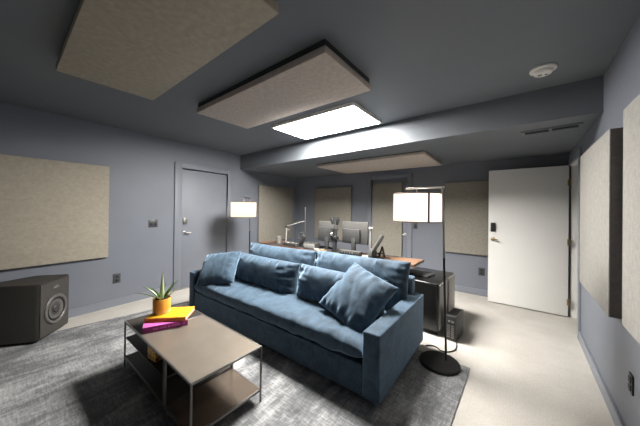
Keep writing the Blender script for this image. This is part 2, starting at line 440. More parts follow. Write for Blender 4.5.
# left wall (local -y must point +x): rotate so local x runs towards -y... use rz = +90 deg + AL -> local x = +y dir, local -y = +x
RL = PI/2 + AL
panel('large beige fabric panel on the left wall above the speaker', (LX(-.60), -.60), RL, 1.483, 1.21, .05, M['panel'], .695)
panel('tall beige fabric panel on the left wall beside the far floor lamp', (LX(3.515), 3.515), RL, 1.14, 1.29, .05, M['panelf'], .60)
panel('tall fabric panel on the back wall left of the far door, behind monitors', (-3.89, YB), 0, 1.035, 1.21, .05, M['panelf'], .66)
panel('narrow fabric panel hung on the far door behind the desk', (-2.345, YB+.012), 0, .625, 1.45, .055, M['panelf'], .46)
panel('fabric panel on the back wall partly behind the open white door', (-.965, YB), 0, 1.20, 1.195, .05, M['panelf'], .66)
RRt = -PI/2 - math.atan(.0198)*1.0
def rpanel(label, y0, y1, z0, h, t=.075):
    # local x runs towards -y, local -y points to -x
    w = y1-y0
    o = thing('acoustic_panel', label, 'acoustic panel', (RX(y1), y1, z0), -PI/2 - math.atan(.0198))
    build('fabric_panel', MB().box(0, w, -t, -t+.006, 0, h, .002, 2), M['panelg'], o)
    build('side_frame', MB().box(.001, w-.001, -t+.006, 0, .001, h-.001, .001), M['pside'], o, 'dark brown panel edge')
    return o
rpanel('grey beige fabric panel on the right wall nearest the doorway', 2.306, 3.32, .735, 1.16)
rpanel('grey beige fabric panel on the right wall cut off by the photo edge', .95, 2.035, .785, 1.14)
def cpanel(label, x0, x1, y0, y1, z, zt, t=.052, m='panel'):
    o = thing('acoustic_panel', label, 'acoustic panel', ((x0+x1)/2, (y0+y1)/2, z))
    hx, hy = (x1-x0)/2, (y1-y0)/2
    build('fabric_panel', MB().box(-hx, hx, -hy, hy, 0, t, .005, 2), M[m], o)
    build('mounting_frame', MB().box(-hx+.012, hx-.012, -hy+.012, hy-.012, t, zt-z), M['pframe'], o)
    return o
cpanel('brown beige fabric panel on the ceiling cut off by the top edge', -2.63, -.94, .228, .848, 2.355, HC)
cpanel('long fabric panel coloured in a lit tone, hanging from the ceiling beside the lit light panel', -2.63, -.945, 1.240, 1.872, 2.36, HC, m='panel_lit')
cpanel('fabric panel under the dropped ceiling above the desk', -2.80, -.955, 3.45, 4.50, 2.122, HS, .04, m='panel_lit')

# ------------------------------------------------------------------ ceiling fixtures
t = thing('ceiling_light', 'bright flat rectangular light panel on the ceiling', 'ceiling light', (-1.90, 2.50, 2.425))
f = MB()
f.box(-.620, .620, -.335, -.318, 0, .035, .002); f.box(-.620, .620, .318, .335, 0, .035, .002)
f.box(-.620, -.603, -.318, .318, 0, .035, .002); f.box(.603, .620, -.318, .318, 0, .035, .002); f.box(-.603, .603, -.318, .318, .018, .035)
build('frame', f, M['wplastic'], t)
build('diffuser', MB().box(-.602, .602, -.317, .317, .003, .016), M['led'], t, 'glowing white diffuser')

t = thing('smoke_detector', 'round white smoke detector on the ceiling', 'smoke detector', (.16, 2.515, HC-.045))
build('base_plate', MB().lathe([(0, .045), (.080, .045), (.082, .038), (.078, .030), (.060, .028), (0, .028)], 40), M['wplastic'], t)
s = MB().lathe([(0, 0), (.040, 0), (.052, .006), (.058, .016), (.060, .028), (0, .028)], 40)
build('sensor_head', s, M['wplastic'], t)
g = MB()
for k in range(3): g.box(-.03, -.006, -.012+k*.010, -.008+k*.010, -.0015, .001)
g.lathe([(0, -.002), (.008, -.002), (.008, .002), (0, .002)], 16, Matrix.Translation((.018, .006, 0)))
build('grille', g, M['greypl'], t, 'grey slots and test button')

t = thing('air_vent', 'narrow two slot air vent in the dropped ceiling', 'vent', (.262, 3.235, HS-.012), -.10)
f = MB()
f.box(-.215, .215, -.075, -.045, 0, .012, .002); f.box(-.215, .215, .045, .075, 0, .012, .002)
for x in (-.215, -.012, .190): f.box(x, x+.025, -.045, .045, 0, .012)
build('frame', f, M['ceil'], t)
build('duct', MB().box(-.19, .19, -.045, .045, .008, .012), M['rubber'], t, 'black vent opening')
sl = MB()
for x0, x1 in ((-.19, -.012), (.013, .19)):
    for k in range(3): sl.box(x0, x1, -.028+k*.026, -.0265+k*.026, .004, .008)
build('slats', sl, M['blackp'], t)

# ------------------------------------------------------------------ wall plates
def plate(name, label, cat, loc, rz, w, h, m, kind):
    o = thing(name, label, cat, loc, rz)
    build('cover_plate', MB().box(-w/2, w/2, -.008, 0, 0, h, .003), m, o)
    b = MB()
    if kind == 'switch':
        for x in ((-w/4+.004, w/4-.004) if w > .1 else (0,)):
            build('rocker', MB().box(x-.016, x+.016, -.013, -.008, h*.25, h*.75, .002), M['blackp'], o, 'dark rocker switch')
    elif kind == 'outlet':
        for z in (h*.30, h*.70): build('socket', MB().box(-.017, .017, -.011, -.008, z-.016, z+.016, .004), M['blackp'], o, 'dark socket')
    return o
plate('light_switch', 'grey double light switch on the left wall next to the closed door', 'light switch', (LX(1.43), 1.43, 1.06), RL, .125, .118, M['plate'], 'switch')
plate('wall_outlet', 'dark outlet low on the left wall behind the potted plant', 'outlet', (LX(.99), .99, .315), RL, .085, .13, M['plate'], 'outlet')
plate('wall_outlet', 'dark outlet low on the back wall beside the white door', 'outlet', (-.42, YB, .325), 0, .085, .125, M['plate'], 'outlet')
plate('wall_outlet', 'black outlet cover low on the right wall', 'outlet', (RX(2.21), 2.21, .355), -PI/2-.02, .060, .11, M['blackp'], 'outlet')
plate('wall_keypad', 'small grey control plate on the back wall beside the far door', 'wall control', (-1.475, YB, 1.02), 0, .07, .12, M['plate'], 'switch')

# ------------------------------------------------------------------ rug
rg = MB().prism([(-4.06, -.55), (-.365, -.55), (-.295, 2.531), (-3.61, 2.531)], 0, .009, .003)
tag(build('area_rug', rg, M['rug']), 'large grey distressed area rug under the sofa and coffee table', 'rug')
RZ = .009

# ------------------------------------------------------------------ sofa
def cushion(w, h, t, seed=0, p=3.0, ex=.5, pinch=.05, wr=.010, nx=56, ny=40, corner=.0, fold=0.0, diag=0.0):
    """pillow in local x (width), y (height), z (thickness)"""
    mb = MB(); t_ = bmesh.new()
    def pt(i, j, s):
        u = -1+2*i/nx; v = -1+2*j/ny
        # ease the grid towards the edges
        uu = math.copysign(1-(1-abs(u))**1.5, u); vv = math.copysign(1-(1-abs(v))**1.5, v)
        prof = max(0, (1-abs(uu)**p)*(1-abs(vv)**p))**ex
        x = uu*w/2*(1-pinch*(1-vv*vv)*abs(uu)**2); y = vv*h/2*(1-pinch*(1-uu*uu)*abs(vv)**2)
        q = Vector((x*5+seed*7.1, y*5+seed*3.3, s*2.0+seed))
        n = noise.noise(q)*.6 + noise.noise(q*2.3)*.4
        # creases that run out of the corners / seams
        e = 1-min(1-abs(uu), 1-abs(vv))
        cr = noise.noise(Vector((x*22+seed, y*6, s*3.1)))*max(0, abs(vv)-.45) + noise.noise(Vector((x*6, y*22+seed, s*2.1)))*max(0, abs(uu)-.55)
        dg = 0
        if diag: dg = (abs(noise.noise(Vector(((x*.9+y*.55)*7+seed, (y-x)*1.2, 0))))-.25)*diag
        z = s*(t/2*prof + (wr*n + fold*cr + dg)*min(1, prof*1.6))
        return Vector((x, y, z))
    front = {}; back = {}
    for i in range(nx+1):
        for j in range(ny+1):
            edge = i in (0, nx) or j in (0, ny)
            front[i, j] = t_.verts.new(pt(i, j, 1))
            back[i, j] = front[i, j] if edge else t_.verts.new(pt(i, j, -1))
    for i in range(nx):
        for j in range(ny):
            a = [front[i, j], front[i+1, j], front[i+1, j+1], front[i, j+1]]
            b = [back[i, j], back[i, j+1], back[i+1, j+1], back[i+1, j]]
            t_.faces.new(a).smooth = True
            if len(set(b) - set(a)) > 0:
                try: t_.faces.new(b).smooth = True
                except ValueError: pass
    mb._add(t_)
    return mb
def pose(c, ya, ti, sp):
    e = Vector((math.cos(ya), math.sin(ya), 0)); n = Vector((-math.sin(ya), math.cos(ya), 0))
    up = Vector((0, 0, 1))*math.cos(ti) + n*math.sin(ti)
    u = e*math.cos(sp) + up*math.sin(sp); v = -e*math.sin(sp) + up*math.cos(sp)
    w = u.cross(v)
    return Matrix(((u.x, v.x, w.x, c[0]), (u.y, v.y, w.y, c[1]), (u.z, v.z, w.z, c[2]), (0, 0, 0, 1)))

SX0, SX1, SY0, SY1 = -3.395, -.716, 1.555, 2.640
sofa = thing('sofa', 'long blue velvet sofa with low square arms', 'sofa', ((SX0+SX1)/2, (SY0+SY1)/2, RZ))
ox, oy = (SX0+SX1)/2, (SY0+SY1)/2
def sbox(name, x0, x1, y0, y1, z0, z1, bev=.012, m='velvetd', lab=None, seg=3):
    o = build(name, MB().box(x0-ox, x1-ox, y0-oy, y1-oy, z0-RZ, z1-RZ, bev, seg), M[m], sofa, lab)
    for p in o.data.polygons: p.use_smooth = False
    return o
sbox('arm', SX0, SX0+.125, SY0, SY1, .055, .525, .014, 'velvet')
sbox('arm', SX1-.130, SX1, SY0, SY1, .055, .525, .014, 'velvet')
sbox('base', SX0+.125, SX1-.130, SY0+.012, SY1-.01, .055, .275, .010, 'velvet')
sbox('back_frame', SX0+.125, SX1-.085, SY1-.125, SY1-.005, .276, .695, .016, 'velvet')
for x in (SX0+.05, (SX0+SX1)/2, SX1-.05):
    for y in (SY0+.10, SY1-.10):
        sbox('leg', x-.03, x+.03, y-.03, y+.03, RZ if y < 2.5 else RZ, .055, .003, 'black', 'black block leg')
seat = cushion(SX1-SX0-.262, .96, .155, 3, 14, .32, .0, .006, 130, 54, diag=.024, fold=.012)
sofa.rotation_euler.z = .014
so = build('seat_cushion', seat, M['velvet'], sofa)
so.matrix_local = Matrix.Translation((0+.0, SY0+.485-oy, .345-RZ))
def bcush(x0, x1, seed, h, cz, sp):
    w = x1-x0
    b = build('back_cushion', cushion(w, h, .24, seed, 3.2, .42, .035, .012, fold=.06), M['velvet'], sofa)
    b.matrix_local = Matrix.Translation((-ox, -oy, -RZ)) @ pose(((x0+x1)/2, 2.395, cz), 0, .20, sp)
bcush(-3.25, -1.955, 11, .455, .618, .006); bcush(-1.925, -.785, 17, .475, .632, .008)

def pillow(name, label, c, ya, ti, sp, w, h, t, seed, cat='cushion', group=None, **k):
    o = build(name, cushion(w, h, t, seed, **k), M['velvet'])
    o.matrix_world = pose(c, ya, ti, sp); tag(o, label, cat, group)
    return o
pillow('lumbar_cushion', 'long blue lumbar cushion on the sofa nearest the left arm', (-2.50, 2.055, .575), 0, .20, .0, 1.16, .36, .27, 23,
       p=3.2, ex=.42, pinch=.03, fold=.085)
pillow('lumbar_cushion', 'long blue lumbar cushion behind the tilted square throw pillow', (-1.39, 2.075, .575), 0, .20, .0, 1.02, .36, .27, 29,
       p=3.2, ex=.42, pinch=.03, fold=.085)
pillow('throw_pillow', 'blue square throw pillow leaning in the far left corner of the sofa', (-3.013, 1.746, .593), .366, .724, .206, .51, .46, .22, 31,
       p=2.6, ex=.5, pinch=.07, fold=.05)
pillow('throw_pillow', 'large blue throw pillow standing on its corner near the right arm', (-1.113, 1.970, .598), -.019, .777, -.344, .54, .54, .25, 37,
       p=2.4, ex=.5, pinch=.07, fold=.05, diag=.03)

# ------------------------------------------------------------------ floor lamps
def lamp(label, pole, armdir, base_off, ztop, zs0, zs1, seam=None, lean=(0, 0), off=.262):
    t = thing('floor_lamp', label, 'floor lamp', (pole[0], pole[1], 0), 0)
    z0 = RZ if pole[0] > -1 else 0.0
    bx, by = base_off
    build('base', MB().lathe([(0, z0), (.162, z0), (.166, z0+.006), (.166, z0+.022), (.160, z0+.028), (0, z0+.030)], 56,
                             Matrix.Translation((bx, by, 0))), M['black'], t)
    a = Vector((armdir[0], armdir[1], 0)).normalized()
    ln = lambda z: Vector((lean[0]*z/ztop, lean[1]*z/ztop, z))
    tp = Vector((lean[0], lean[1], 0))
    build('pole', MB().tube([(0, 0, z0+.028), ln(.95)], .0095, 14), M['black'], t)
    s = MB(); s.tube([ln(.95), ln(ztop+.006)], .0092, 14)
    build('pole', s, M['steel'], t, 'steel upper pole')
    e = tp + a*(off+.103)
    build('arm', MB().tube([tp+a*-.012+Vector((0, 0, ztop)), e+Vector((0, 0, ztop))], .0085, 12), M['silver'], t, 'silver cross arm')
    c = tp + a*off
    build('stem', MB().tube([c+Vector((0, 0, ztop)), c+Vector((0, 0, zs1-.055))], .006, 10), M['silver'], t)
    R = .213
    sh = build('shade', MB().lathe([(R, zs0), (R, zs1), (R-.004, zs1), (R-.004, zs0), (R, zs0)], 64, Matrix.Translation(c)), M['shade'], t, 'lit cream drum shade')
    for zz in (zs0, zs1):
        build('edge_binding', MB().ring(R, .0045, zz, 56, 8, Matrix.Translation(c)), M['brown'], sh, 'brown edge binding')
    if seam is not None:
        b = MB()
        mx = Matrix.Translation(c) @ Matrix.Rotation(seam, 4, 'Z')
        b.box(R-.001, R+.0015, -.010, .010, zs0, zs1, 0, 1, mx)
        build('seam', b, M['brown'], sh, 'brown vertical seam')
    sp = MB()
    for k in range(3):
        an = k*2*PI/3
        sp.tube([c+Vector((0, 0, zs1-.04)), c+Vector((math.cos(an)*(R-.003), math.sin(an)*(R-.003), zs1-.01))], .003, 6)
    build('spider', sp, M['silver'], sh)
    build('bulb', MB().lathe([(0, zs1-.16), (.02, zs1-.155), (.03, zs1-.13), (.025, zs1-.095), (.014, zs1-.07), (.014, zs1-.05), (0, zs1-.05)], 20,
                             Matrix.Translation(c)), M['bulb'], t, 'lit bulb')
    return t
M['bulb'] = emit('bulb_glow', (1.0, .82, .62), 70.0)
lamp('black floor lamp with lit drum shade beside the sofa right arm', (-.476, 2.464), (-1, 0), (-.045, -.045), 1.585, 1.270, 1.530, seam=-.80, lean=(-.036, -.026), off=.226)
lamp('far floor lamp with lit drum shade behind the left end of the sofa', (-3.86, 2.83), (.133, -.233), (.06, -.05), 1.55, 1.215, 1.475)

# ------------------------------------------------------------------ coffee table
TX0, TX1, TY0, TY1, TT = -2.620, -1.405, .655, 1.150, .400
tb = thing('coffee_table', 'low rectangular bronze metal coffee table with open shelves', 'coffee table', ((TX0+TX1)/2, (TY0+TY1)/2, RZ))
tx, ty = (TX0+TX1)/2, (TY0+TY1)/2
def tbox(name, x0, x1, y0, y1, z0, z1, m, bev=.0015, lab=None):
    return build(name, MB().box(x0-tx, x1-tx, y0-ty, y1-ty, z0-RZ, z1-RZ, bev, 1), M[m], tb, lab)
XS = -2.236
XM = -1.775
L = .011
r = MB()
for (x0, x1) in ((TX0, XS), (XS, TX1)):
    for (a, b, c, d) in ((x0, x1, TY0, TY0+L), (x0, x1, TY1-L, TY1), (x0, x0+L, TY0+L, TY1-L), (x1-L, x1, TY0+L, TY1-L)):
        r.box(a-tx, b-tx, c-ty, d-ty, TT-.014-RZ, TT-RZ, .0012, 1)
build('top_frame', r, M['steel'], tb, 'thin metal rim')
tbox('tabletop', XS+L, TX1-L, TY0+L, TY1-L, TT-.010, TT-.001, 'bronze', .0005, 'satin bronze top')
tbox('tabletop', TX0+L, XS-L, TY0+L, TY1-L, TT-.012, TT-.003, 'darkbr', .0005, 'darker brown end of the top')
for x in (TX0, XM-L-.006, XM+.006, TX1-L):
    for y in (TY0, TY1-L):
        tbox('leg', x, x+L, y, y+L, RZ, TT-.014, 'tblmetal', .001)
tbox('middle_shelf', TX0+L, XM-L-.006, TY0+L, TY1-L, .250, .262, 'darkbr', .001, 'dark middle shelf')
tbox('lower_shelf', TX0+L, XM-.006, TY0+L, TY1-L, .085, .097, 'darkbr', .001, 'dark lower shelf')
tbox('lower_shelf', XM+.006, TX1-L, TY0+L, TY1-L, .085, .097, 'bronzeg', .001, 'bronze lower shelf')
rl = MB()
for (a, b, c, d) in ((TX0+L, TX1-L, TY0, TY0+L), (TX0+L, TX1-L, TY1-L, TY1), (TX0, TX0+L, TY0+L, TY1-L), (TX1-L, TX1, TY0+L, TY1-L)):
    rl.box(a-tx, b-tx, c-ty, d-ty, .083-RZ, .099-RZ, .001, 1)
build('shelf_rail', rl, M['tblmetal'], tb)

# ---- books
def book(label, p0, p1, width, z, th, cov, spine, top, letters=False):
    """p0 -> p1 is the spine (front) edge; body runs to the left of it"""
    d = Vector((p1[0]-p0[0], p1[1]-p0[1])); Ln = d.length; rz = math.atan2(d.y, d.x)
    o = thing('book', label, 'book', (p0[0], p0[1], z), rz)
    build('pages', MB().box(.004, Ln-.005, .006, width-.005, .003, th-.003), M['pages'], o)
    sp = build('spine', MB().box(0, Ln, 0, .006, 0, th, .0015), M[spine], o)
    build('front_cover', MB().box(0, Ln, .002, width, th-.0035, th, .001), M[top], o)
    build('back_cover', MB().box(0, Ln, .002, width, 0, .0035, .001), M[cov], o)
    if letters:
        b = MB(); x = .05
        rnd = random.Random(4)
        while x < Ln-.06:
            w = rnd.uniform(.004, .008); 
            if rnd.random() > .16: b.box(x, x+w, -.0006, .0004, th*.34, th*.66)
            x += w+.003
        b.box(Ln-.035, Ln-.022, -.0006, .0004, th*.3, th*.7)
        bm = bmesh.new(); bm.from_mesh(sp.data); n0 = len(bm.faces)
        me = bpy.data.meshes.new('tmp'); b.bm.to_mesh(me); bm.from_mesh(me); bpy.data.meshes.remove(me)
        bm.faces.ensure_lookup_table()
        for f in bm.faces[n0:]: f.material_index = 1
        bm.to_mesh(sp.data); bm.free(); sp.data.materials.append(M['pink'])
    return o
book('magenta hardback book lying under the yellow book', (-2.238, .672), (-2.131, .962), .225, TT, .044, 'magenta', 'magenta', 'pink', True)
book('yellow orange hardback book lying on the magenta book', (-2.337, .715), (-2.124, .940), .225, TT+.0445, .031, 'orangeside', 'orangeside', 'orange')
# ---- plant
PZ = TT+.0445+.031
t = thing('potted_plant', 'small spiky green plant in an ochre pot on the stacked books', 'plant', (-2.372, .852, PZ))
build('pot', MB().lathe([(0, .0), (.056, 0), (.064, .004), (.066, .02), (.066, .122), (.063, .126), (.060, .122), (.059, .108), (0, .106)], 40), M['pot'], t)
build('soil', MB().lathe([(0, .113), (.03, .114), (.0585, .110), (.0585, .107), (0, .107)], 24), M['soil'], t)
def leaf(az, ln, lean, curl, w, m, z0=.108, r0=.012):
    q = bmesh.new(); n = 12; prev = None
    side = Vector((-math.sin(az), math.cos(az), 0)); out = Vector((math.cos(az), math.sin(az), 0))
    p = out*r0 + Vector((0, 0, z0)); an = lean
    for k in range(n+1):
        s = k/n
        wid = w*(1-s**1.7)*(.75+.5*min(1, s*4))*.8+.0004
        nrm = Vector((0, 0, 1))*math.sin(an) - out*math.cos(an)
        dn = nrm*(wid*.35)
        row = [q.verts.new(p+side*wid+dn), q.verts.new(p+side*wid*.5+dn*.2), q.verts.new(p-dn*.2), q.verts.new(p-side*wid*.5+dn*.2), q.verts.new(p-side*wid+dn),
               q.verts.new(p-side*wid*.5-nrm*(.002+wid*.12)), q.verts.new(p-nrm*(.003+wid*.2)), q.verts.new(p+side*wid*.5-nrm*(.002+wid*.12))]
        if prev:
            for i in range(8): q.faces.new((prev[i], prev[(i+1) % 8], row[(i+1) % 8], row[i])).smooth = True
        else: q.faces.new(row[::-1])
        prev = row
        d = out*math.sin(an) + Vector((0, 0, 1))*math.cos(an)
        p = p + d*(ln/n); an += curl/n
    q.faces.new(prev); bmesh.ops.recalc_face_normals(q, faces=q.faces)
    mb = MB(); mb._add(q); build('leaf', mb, M[m], t)
vd = math.atan2(-.868, 2.352)       # azimuth from the plant to the lens
leaf(vd+.3, .235, -.06, .10, .020, 'leafp')
leaf(vd-1.9, .18, .62, .45, .015, 'leaf')
leaf(vd-1.5, .20, .85, .50, .009, 'leaf')
leaf(vd-2.5, .16, .75, .6, .011, 'leaf')
leaf(vd+1.5, .19, .55, .10, .017, 'leaf')
leaf(vd+1.1, .16, .80, .25, .013, 'leafp')
leaf(vd+2.2, .17, .55, .4, .011, 'leaf')
leaf(vd-.5, .13, .80, .5, .012, 'leafp')
leaf(vd-1.0, .15, .35, .4, .011, 'leaf')
leaf(vd+2.9, .15, .5, .3, .011, 'leaf')
# ---- gold box on the middle shelf
t = thing('gift_box', 'small gold patterned box on the middle shelf of the coffee table', 'box', (-2.075, .735, .2622), .12)
build('box_body', MB().box(-.058, .058, -.055, .055, 0, .086, .003), M['gold'], t)
build('lid', MB().box(-.060, .060, -.057, .057, .086, .104, .002), M['goldd'], t, 'dark brown lid')

# ------------------------------------------------------------------ floor speaker at the left edge
SA = math.atan2(.612, -.791)      # direction of local +x along the front face, from its near corner to its far corner
# local frame: x = along the front (far corner -> near corner), -y = out of the front
rzs = math.atan2(.487-.228, -4.035+3.70)
t = thing('loudspeaker', 'big dark grey loudspeaker on the floor under the left wall panel', 'speaker', (-3.70, .228, 0), rzs)
Wd, Hd, Dp = .423, .560, .56
cb = MB()
cb.prism([(0, .03), (.022, 0), (Wd-.012, 0), (Wd, .012), (Wd-.005, .30), (0, Dp)], .03, Hd+.03, .004)
cab = build('cabinet', cb, M['spkside'], t)
fb = MB(); fb.prism([(.024, 0), (Wd-.014, 0), (Wd-.014, -.006), (.024, -.006)], .045, Hd+.015, .002)
build('front_baffle', fb, M['spk'], t, 'dark grey front baffle')
build('plinth', MB().box(.04, Wd-.03, .03, .28, RZ, .03), M['rubber'], t)
mx = Matrix.Translation((Wd*.52, -.006, .275)) @ Matrix.Rotation(PI/2, 4, 'X')
dr = build('driver_ring', MB().lathe([(.116, 0), (.150, 0), (.152, .006), (.146, .014), (.132, .016), (.122, .010), (.116, 0)], 56, mx), M['steel'], t, 'grey metal driver ring')
build('surround', MB().lathe([(.124, .006), (.116, .013), (.106, .012), (.098, .004), (.098, .001), (.124, .001)], 48, mx), M['rubber'], dr)
build('cone', MB().lathe([(.100, .005), (.07, .001), (.045, -.001 + .002), (.036, .001), (.100, .001)], 48, mx), M['cone'], dr)
build('dust_cap', MB().lathe([(.040, .002), (.034, .010), (.02, .015), (0, .017)], 32, mx), M['greyd'], dr)
bd = MB(); bd.box(Wd*.42, Wd*.62, -.011, -.006, .497, .515, .003); bd.box(Wd*.46, Wd*.58, -.011, -.006, .518, .528, .002)
build('badge', bd, M['silver'], t, 'small silver badge')

# ------------------------------------------------------------------ equipment rack right of the sofa
t = thing('equipment_rack', 'black equipment cabinet with metal side panels behind the floor lamp', 'cabinet', (-.868, 3.285, 0), -.055)
w2, d2_, h2 = .250, .345, .575
build('body', MB().box(-w2, w2-.012, -d2_, d2_, .045, h2, .022, 4), M['rackb'], t)
for y0, y1 in ((-d2_+.025, -.02), (.035, d2_-.02)):
    build('side_panel', MB().box(w2-.014, w2, y0, y1, .06, h2-.02, .004), M['rackm'], t, 'brushed metal side panel')
for sx in (-1, 1):
    for sy in (-1, 1):
        build('foot', MB().lathe([(0, 0), (.022, 0), (.024, .045), (0, .045)], 16, Matrix.Translation((sx*.2, sy*.28, 0))), M['rubber'], t)
t = thing('laptop', 'closed dark laptop lying on the black equipment cabinet', 'laptop', (-.955, 3.235, .575), -.12)
build('base', MB().box(-.165, .165, -.115, .115, 0, .011, .003), M['greyd'], t)
build('lid', MB().box(-.165, .165, -.115, .115, .0115, .018, .003), M['greyd'], t)
build('hinge', MB().tube([(-.12, .118, .011), (.12, .118, .011)], .005, 8), M['blackp'], t)

# ---- small tower unit with front ports
t = thing('power_unit', 'small black power unit on the carpet between lamp and white door', 'power unit', (-.510, 3.08, 0), -.10)
build('case', MB().box(-.050, .050, -.145, .145, .008, .262, .006), M['greyd'], t)
vs = MB()
for k in range(9): vs.box(-.040, .040, -.12+k*.026, -.11+k*.026, .262, .266)
build('vent', vs, M['blackp'], t)
fp = MB(); fp.box(-.044, .044, -.152, -.145, .02, .255, .002)
fpo = build('front_panel', fp, M['blackp'], t)
p = MB()
for k in range(7): p.box(-.036, -.006, -.155, -.152, .035+k*.020, .047+k*.020)
for k in range(7): p.box(.004, .032, -.155, -.152, .035+k*.020, .047+k*.020)
build('socket', p, M['steel'], fpo, 'grey sockets')
k_ = MB(); k_.lathe([(0, 0), (.010, 0), (.009, .008), (0, .008)], 14, Matrix.Translation((-.014, -.152, .205)) @ Matrix.Rotation(PI/2, 4, 'X'))
k_.box(.006, .032, -.155, -.152, .196, .214)
build('button', k_, M['greyl'], fpo, 'pale button and display')
for sx in (-1, 1): build('foot', MB().box(sx*.035-.012, sx*.035+.012, -.13, .13, 0, .008), M['rubber'], t)
# ---- cable on the floor
cp = []
P = [(-.545, 2.90, .05), (-.55, 2.86, .010), (-.535, 2.80, .007), (-.50, 2.74, .007), (-.47, 2.76, .007), (-.46, 2.83, .007), (-.485, 2.885, .010), (-.49, 2.935, .05)]
P = [(-.70, 2.66, .007), (-.66, 2.70, .007), (-.61, 2.70, .007), (-.56, 2.66, .007), (-.50, 2.68, .007), (-.455, 2.76, .007), (-.455, 2.85, .007), (-.47, 2.92, .007)]
def smooth(P, n=8):
    P = [Vector(p) for p in P]; out = []
    for i in range(len(P)-1):
        p0, p1, p2, p3 = P[max(i-1, 0)], P[i], P[i+1], P[min(i+2, len(P)-1)]
        for k in range(n):
            s = k/n
            out.append(.5*((2*p1)+(p2-p0)*s+(2*p0-5*p1+4*p2-p3)*s*s+(3*p1-p0-3*p2+p3)*s**3))
    out.append(P[-1]); return out
tag(build('power_cable', MB().tube(smooth(P), .0055, 8), M['rubber']), 'black power cable looping on the carpet by the small power unit', 'cable')

# ------------------------------------------------------------------ desk
DZ = .74
t = thing('desk', 'wide orange brown wooden desk behind the sofa', 'desk', (-2.3, 3.1, 0))
dx, dy = -2.3, 3.1
pts = [(-3.75, 2.950), (-.915, 2.950), (-.918, 3.362), (-1.495, 3.235), (-2.0, 3.30), (-2.6, 3.30), (-3.1, 3.33), (-3.75, 3.45)]
build('desktop', MB().prism([(x-dx, y-dy) for x, y in pts], DZ-.034, DZ, .003), M['desk'], t)
for x, y in ((-3.68, 3.00), (-1.20, 3.00), (-3.68, 3.38), (-1.20, 3.24)):
    build('leg', MB().box(x-dx-.022, x-dx+.022, y-dy-.022, y-dy+.022, 0, DZ-.034, .002), M['steel'], t, 'grey metal leg')
build('modesty_panel', MB().box(-3.65-dx, -1.23-dx, 2.99-dy, 3.008-dy, .25, DZ-.034), M['greyd'], t, 'dark front panel')

tag(build('desk_mat', MB().box(-3.58, -1.66, 2.956, 3.225, DZ, DZ+.002), M['greyd']), 'dark grey mat covering the middle of the wooden desk', 'desk mat')
DZ += .0022
# ---- monitors seen from behind
def monitor(label, cx, y, z0, w, h, rz, plate_box):
    t = thing('monitor', label, 'monitor', (cx, y, DZ), rz)
    z = z0-DZ
    build('housing', MB().box(-w/2, w/2, -.012, .012, z, z+h, .005), M['greypl'], t)
    build('screen', MB().box(-w/2+.008, w/2-.008, .012, .014, z+.01, z+h-.01), M['screen'], t)
    x0, x1, a, b, m = plate_box
    build('rear_cover', MB().box(x0, x1, -.046, -.012, a-DZ, b-DZ, .006), M[m], t, 'darker rear cover')
    build('stand_neck', MB().box(-.03, .03, -.05, -.018, .012, z+.08, .004), M['greyd'], t)
    build('stand_base', MB().box(-.11, .11, -.06, .07, 0, .012, .004), M['greyd'], t)
    return t
monitor('monitor seen from behind, left of the post on the desk', -2.29, 3.135, .865, .335, .320, .04, (-.162, .125, .875, 1.092, 'greyd'))
monitor('monitor seen from behind, right of the post on the desk', -1.81, 3.135, .880, .430, .315, -.04, (-.192, .10, .90, 1.088, 'greyd'))
# ---- post with clamp and two heads between the monitors
t = thing('camera_stand', 'dark clamp post with two small camera heads between the monitors', 'camera stand', (-2.085, 3.02, DZ))
build('post', MB().box(-.026, .026, -.02, .02, 0, .185, .004), M['greyd'], t)
build('clamp', MB().box(-.055, .055, -.035, .035, .185, .235, .008), M['blackp'], t, 'black clamp')
build('bracket', MB().box(-.05, .06, -.012, .012, .325, .345, .003), M['blackp'], t)
build('rod', MB().tube([(0, 0, .235), (0, 0, .50)], .010, 10), M['greyd'], t)
build('knob', MB().lathe([(0, 0), (.022, 0), (.024, .02), (.012, .03), (0, .03)], 20, Matrix.Translation((-.02, -.035, .265)) @ Matrix.Rotation(PI/2, 4, 'X')), M['silver'], t, 'silver knob')
for sx in (-1, 1):
    build('camera_head', MB().lathe([(0, 0), (.012, 0), (.020, .02), (.030, .075), (.030, .095), (0, .098)], 20,
          Matrix.Translation((sx*.038, 0, .405)) @ Matrix.Rotation(sx*.12, 4, 'Y')), M['greyd'], t)
build('cross_bar', MB().tube([(-.07, 0, .505), (.07, 0, .512)], .008, 8), M['blackp'], t)

# ---- boom microphone at the left end of the desk
t = thing('microphone_boom', 'silver microphone boom arm clamped at the left end of the desk', 'microphone', (-3.10, 3.02, DZ))
build('clamp', MB().box(-.03, .03, -.03, .03, 0, .05, .005), M['greyd'], t)
build('lower_arm', MB().tube([(0, 0, .05), (0, .01, .315)], .013, 12), M['greyl'], t)
build('joint', MB().lathe([(0, -.015), (.022, -.015), (.022, .015), (0, .015)], 16, Matrix.Translation((0, .01, .322)) @ Matrix.Rotation(PI/2, 4, 'X')), M['greyd'], t)
build('upper_arm', MB().tube([(0, .01, .325), (.385, .03, .425)], .010, 12), M['greyl'], t)
build('spring', MB().tube([(.03, .01, .275), (.05, .012, .25), (.075, .012, .255), (.065, .012, .285), (.04, .01, .285)], .005, 8), M['steel'], t)
build('drop_rod', MB().tube([(.405, .03, .655), (.405, .03, .10)], .012, 10), M['greyd'], t)
build('shock_mount', MB().ring(.055, .012, 0, 28, 8, Matrix.Translation((.335, .03, .175)) @ Matrix.Rotation(PI/2, 4, 'X') @ Matrix.Rotation(.4, 4, 'Y')), M['greyd'], t)
